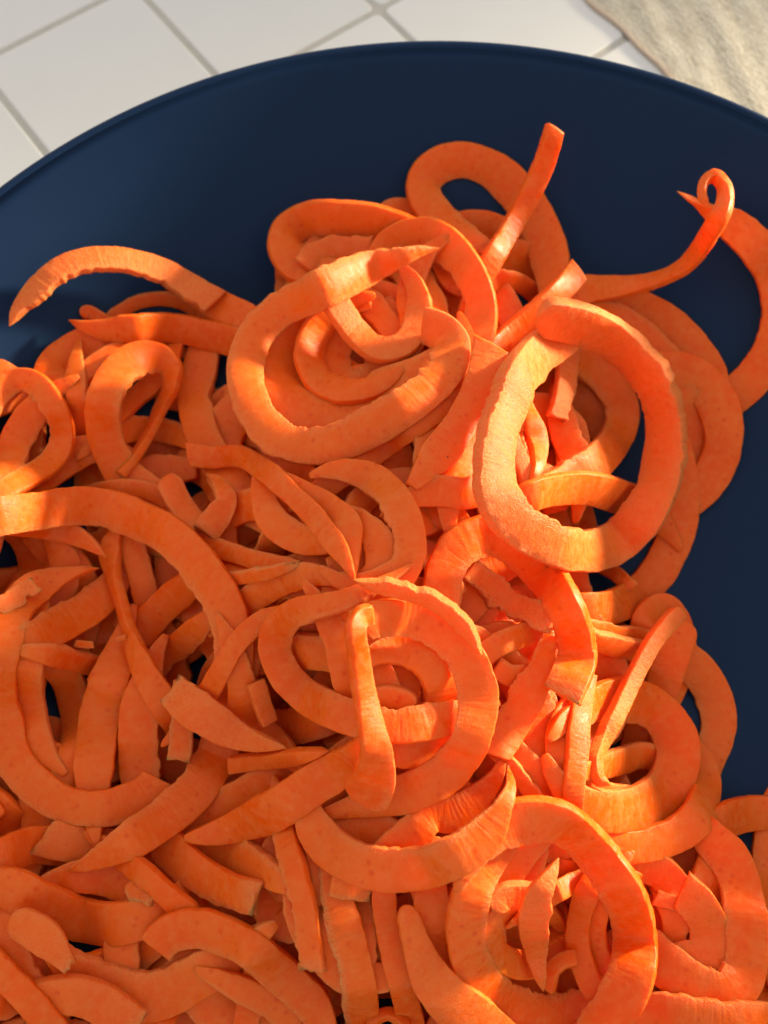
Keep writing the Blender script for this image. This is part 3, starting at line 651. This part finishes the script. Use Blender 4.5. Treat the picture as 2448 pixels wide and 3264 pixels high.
R('great outer arc of the lower right coil, lit along its right edge', 'l', 240, [(-40, 640, 0, 0), (50, 550, 5, 1), (160, 480, 12, 2), (290, 460, 18, 3), (420, 478, 22, 4), (530, 540, 26, 4), (620, 630, 28, 4), (705, 740, 28, 4), (790, 865, 26, 4), (845, 995, 27, 4), (872, 1130, 27, 3), (872, 1270, 26, 3), (835, 1420, 22, 3), (750, 1560, 12, 2), (620, 1690)], 15, rag='R', th=3.0)

# left middle
R('dark ribbon deep in the gap at the left edge', 'g', 190, [(180, 1120), (150, 1300), (160, 1500), (220, 1660)], 0, sag=1)
R('red shaded ribbon crossing low inside the large left ring', 'g', 190, [(90, 1130), (280, 1040), (450, 945), (590, 840), (700, 720)], 0)
R('dim ribbon dropping behind the twisted strand in the large left ring', 'g', 130, [(760, 450), (800, 600), (840, 760), (880, 920)], 0)
R('low ribbon beside the dark gap at left, under the slanting band', 'g', 120, [(320, 1180), (450, 1210), (600, 1250), (720, 1260)], 0)
R('dim ribbon under the slanting band at left', 'g', 150, [(1190, 1000), (1080, 1100), (980, 1180), (900, 1260), (900, 1380)], 0)
R('dim flat ribbon left of the middle ring', 'g', 190, [(1480, 1050), (1450, 1180), (1400, 1320), (1380, 1500)], 0, ends='t-')
R('band slanting up right under the large left ring', 'g', 180, [(1220, 680), (1090, 785), (960, 895), (840, 1020), (720, 1140)], -8, rag='N', ends='t-')
R('wide upright ribbon under the twisted strand at left', 'F', 110, [(380, 2070), (350, 2165), (325, 2253), (312, 2340), (300, 2430), (298, 2540)], 0, rag='N')
R('second upright ribbon beside the wide one, under the pale leaf', 'F', 112, [(470, 2160), (448, 2250), (442, 2340), (446, 2440), (450, 2550)], 0, rag='L')
R('ribbon arc behind the top of the large left ring', 'g', 95, [(560, 220), (700, 195), (840, 200), (970, 250)], 10)
R('crumpled scrap standing above the large left ring, on the left', 'g', 140, [(985, 120, 0, 4), (1030, 240, -20, 3), (1090, 340, -30, 2), (1180, 440, -30)], -15, ends='br', rag='B', buckle=.8)
R('crumpled scrap above the large left ring, on the right', 'g', 140, [(1210, 110, -50, 3, .4), (1290, 170, -30, 3), (1330, 260, 0, 2), (1280, 360), (1200, 460)], 0, ends='pr', rag='B', buckle=.8)
R('half ring at the left edge ending in a cut end near the wide upright ribbon', 'F', 105, [(316, 1811, 30, 1, .5), (244, 1824, 25, 1, .6), (163, 1849, 10, 1, .85), (98, 1886, 0, 1), (54, 1935), (27, 1998), (5, 2074), (-5, 2155), (-3, 2237), (16, 2310), (33, 2390), (65, 2452), (114, 2505), (179, 2550), (255, 2574), (336, 2575), (412, 2556), (472, 2522), (510, 2483)], 0, rag='R', ends='pc')
R('knobbly scrap lying on the half ring at the left edge', 'g', 90, [(-30, 900), (60, 860), (140, 800), (210, 760)], 0, rag='B', ragk=1.5, name='vegetable_scrap', cat='vegetable scrap', group='orange scraps in the heap', buckle=.7, cup=-.2, pale=0.5, ends='br')
R('tiny crumb on the red shaded ribbon inside the large left ring', 'g', 36, [(440, 1108), (495, 1112), (548, 1116)], 0, th=1.6, rag='B', name='vegetable_scrap', cat='vegetable scrap', group='orange scraps in the heap', ends='cc')
R('twisted strand hanging down inside the large left ring', 'g', 150, [(690, 430, 30, 1, .55), (648, 560, 10, 1, .75), (665, 710, 50, 1, .6), (708, 860, 55, 1, .5), (745, 1000, 50, 1, .5), (790, 1130, 25, 1, .75), (850, 1270, 10, 1, .95), (925, 1400, 0, 1, 1.05), (1010, 1530, 0, 0, 1.05), (1100, 1650)], 0, ends='tc', rag='N')
R('tiny crumb stuck to the twisted strand', 'g', 28, [(660, 1085, 0, 1), (700, 1080, 0, 1), (742, 1068, 0, 1)], 0, th=1.2, ends='pc', rag='B', name='vegetable_scrap', cat='vegetable scrap', group='orange scraps in the heap')
R('under layer of the large left ring at the left edge', 'g', 170, [(-120, 380), (60, 375), (230, 400), (390, 450), (520, 520), (620, 600)], 0, ends='cp')
R('large left ring sweeping from the left edge down to a pointed tip', 'F', 112, [(-160, 1660, 0, 1), (0, 1645, 0, 1), (125, 1629, 0, 1), (190, 1618, 0, 2), (271, 1613, 4, 2), (353, 1624, 6, 2), (434, 1656, 8, 2), (515, 1691, 8, 2), (586, 1748, 8, 2), (646, 1819, 8, 2), (694, 1889, 8, 2), (727, 1965, 6, 2), (745, 2041, 4, 2), (745, 2120, 0, 1), (742, 2200), (725, 2290), (700, 2380), (655, 2470), (590, 2550), (500, 2625), (400, 2688), (300, 2742), (212, 2776)], 4, ends='cp', rag='R')

# middle ring
R('ribbon seen low through the left half of the middle ring', 'h', 150, [(640, 780), (700, 920), (730, 1050), (760, 1200)], 0)
R('ribbon seen low through the right half of the middle ring', 'h', 130, [(900, 940), (950, 1080), (1000, 1200), (1030, 1320)], 0)
R('rounded tongue of ribbon low inside the middle ring', 'h', 120, [(880, 1260), (960, 1235), (1050, 1240), (1150, 1300)], 10, ends='cb')
R('dim ribbon under the left rim of the middle ring', 'h', 160, [(90, 1000), (130, 1150), (150, 1300), (300, 1480), (380, 1560)], 0)
R('smooth ribbon below the middle ring, under the upright lit strip', 'h', 200, [(700, 1600), (850, 1540), (1020, 1530), (1200, 1540), (1330, 1500)], 0)
R('thin ribbon tail running from the middle ring down to the pale leaf', 'h', 110, [(260, 790), (160, 860), (80, 960), (10, 1080), (-70, 1220), (-150, 1330)], 8, rag='N')
R('wavy inner lip of the middle ring at its right', 'h', 190, [(980, 960), (1120, 960), (1240, 1040), (1300, 1160), (1310, 1260), (1390, 1330)], -22, rag='L', buckle=.5)
R('left half of the middle ring, twisting along the bottom', 'h', 180, [(900, 600, 20, 1, .5), (760, 660, 20, 1, .65), (620, 700, 15, 1, .75), (460, 740, 0, 1, .9), (355, 825), (325, 950), (365, 1065), (440, 1170), (550, 1260), (690, 1330, -10), (820, 1375, -18), (960, 1400, -20), (1110, 1405, -18), (1250, 1380, -10), (1380, 1350)], -4, rag='L')
R('right half of the middle ring, a broad face with faint spots', 'F', 112, [(1150, 1995, 0, 1), (1200, 1972, 5, 2), (1286, 1970, 5, 2), (1362, 1992, 5, 2), (1432, 2037, 4, 2), (1484, 2098, 3, 2), (1514, 2168, 2, 2), (1525, 2244, 2, 2), (1510, 2325, 2, 2), (1484, 2385, 2, 1), (1440, 2445), (1385, 2490), (1320, 2520), (1240, 2540), (1160, 2560)], 4, rag='R', ends='c-')
R('narrow lit strip capping the top of the middle ring', 'h', 95, [(785, 548, 25, 2, .5), (900, 578, 28, 2, .8), (1030, 602, 32, 2), (1160, 635, 34, 2), (1280, 690, 34, 2), (1390, 772, 34, 2), (1475, 870, 30, 2, .9), (1540, 990, 30, 1, .7)], 30, ends='pp', rag='L', pale=0.25)

# on top of everything
blade = R('upright pointed leaf standing in the lower right coil', 'l', 165, [(428, 685, -10, 8), (375, 790, -10, 7), (315, 905, -5, 5), (290, 1020, 0, 3), (290, 1150, 0, 2), (305, 1300, 0, 1), (338, 1465)], 0, ends='pp', rag='L', pale=0.35)
speck(blade, 'l', 228, 1130, 0.5)
R('wide smiling ribbon with a pointed right end, lower centre', 'k', 225, [(330, 380, 0, 0, .8), (385, 520, 0, 0, .9), (480, 635, 2), (620, 712, 2, 1), (780, 748, 2, 1), (950, 748, 2, 1), (1110, 715, 2, 1), (1270, 635, 2, 1, .95), (1395, 515, 0, 1, .85), (1475, 385, 0, 1, .7), (1520, 270, 0, 1, .55), (1512, 140, 0, 1, .5)], 2, rag='L', ends='-p')
R('diagonal band from which the lit upright strip rises', 'k', 205, [(-120, 510), (20, 460), (160, 390), (300, 300), (450, 200), (600, 100), (720, 0)], 4, rag='N', ends='-t')
R('torn scrap hanging under the pale leaf', 'j', 120, [(1070, -90), (1065, 20), (1050, 110)], 0, rag='B', ragk=1.8, name='vegetable_scrap', cat='vegetable scrap', group='orange scraps in the heap', ends='-r')
R('thin tail of ribbon running right below the pale leaf', 'F', 50, [(730, 2440), (800, 2430), (880, 2420), (960, 2410), (1050, 2392)], 15, ends='cp', rag='N')
R('pale leaf with a blunt left end below the twisted strand', 'F', 112, [(548, 2200, 0, 2, .8), (608, 2252, 0, 2), (680, 2300, 0, 2), (745, 2337, 0, 1), (810, 2362), (912, 2384)], 4, ends='rp', rag='L', pale=0.3)
R('chunky short stick lying left of the middle ring', 'h', 88, [(212, 1150, -20, 1), (250, 1270, -20, 1), (295, 1395, -20, 1)], -20, ends='cc', th=3.6, rag='N', cup=0, name='vegetable_scrap', cat='vegetable scrap', group='orange scraps in the heap', pale=0.35)
R('upright strip lit yellow, standing across the middle ring', 'F', 62, [(1180, 1958, -10, 4, 1), (1148, 1968, -28, 8, .85), (1134, 2010, -40, 10, .9), (1143, 2090, -40, 10, 1), (1155, 2170, -38, 9, 1), (1170, 2250, -34, 8, 1.1), (1187, 2335, -28, 7, 1.3), (1200, 2410, -14, 6, 1.7), (1190, 2490, 0, 4, 2.1), (1150, 2560, 0, 2, 2.2)], 20, ends='cb', rag='L', th=2.6)
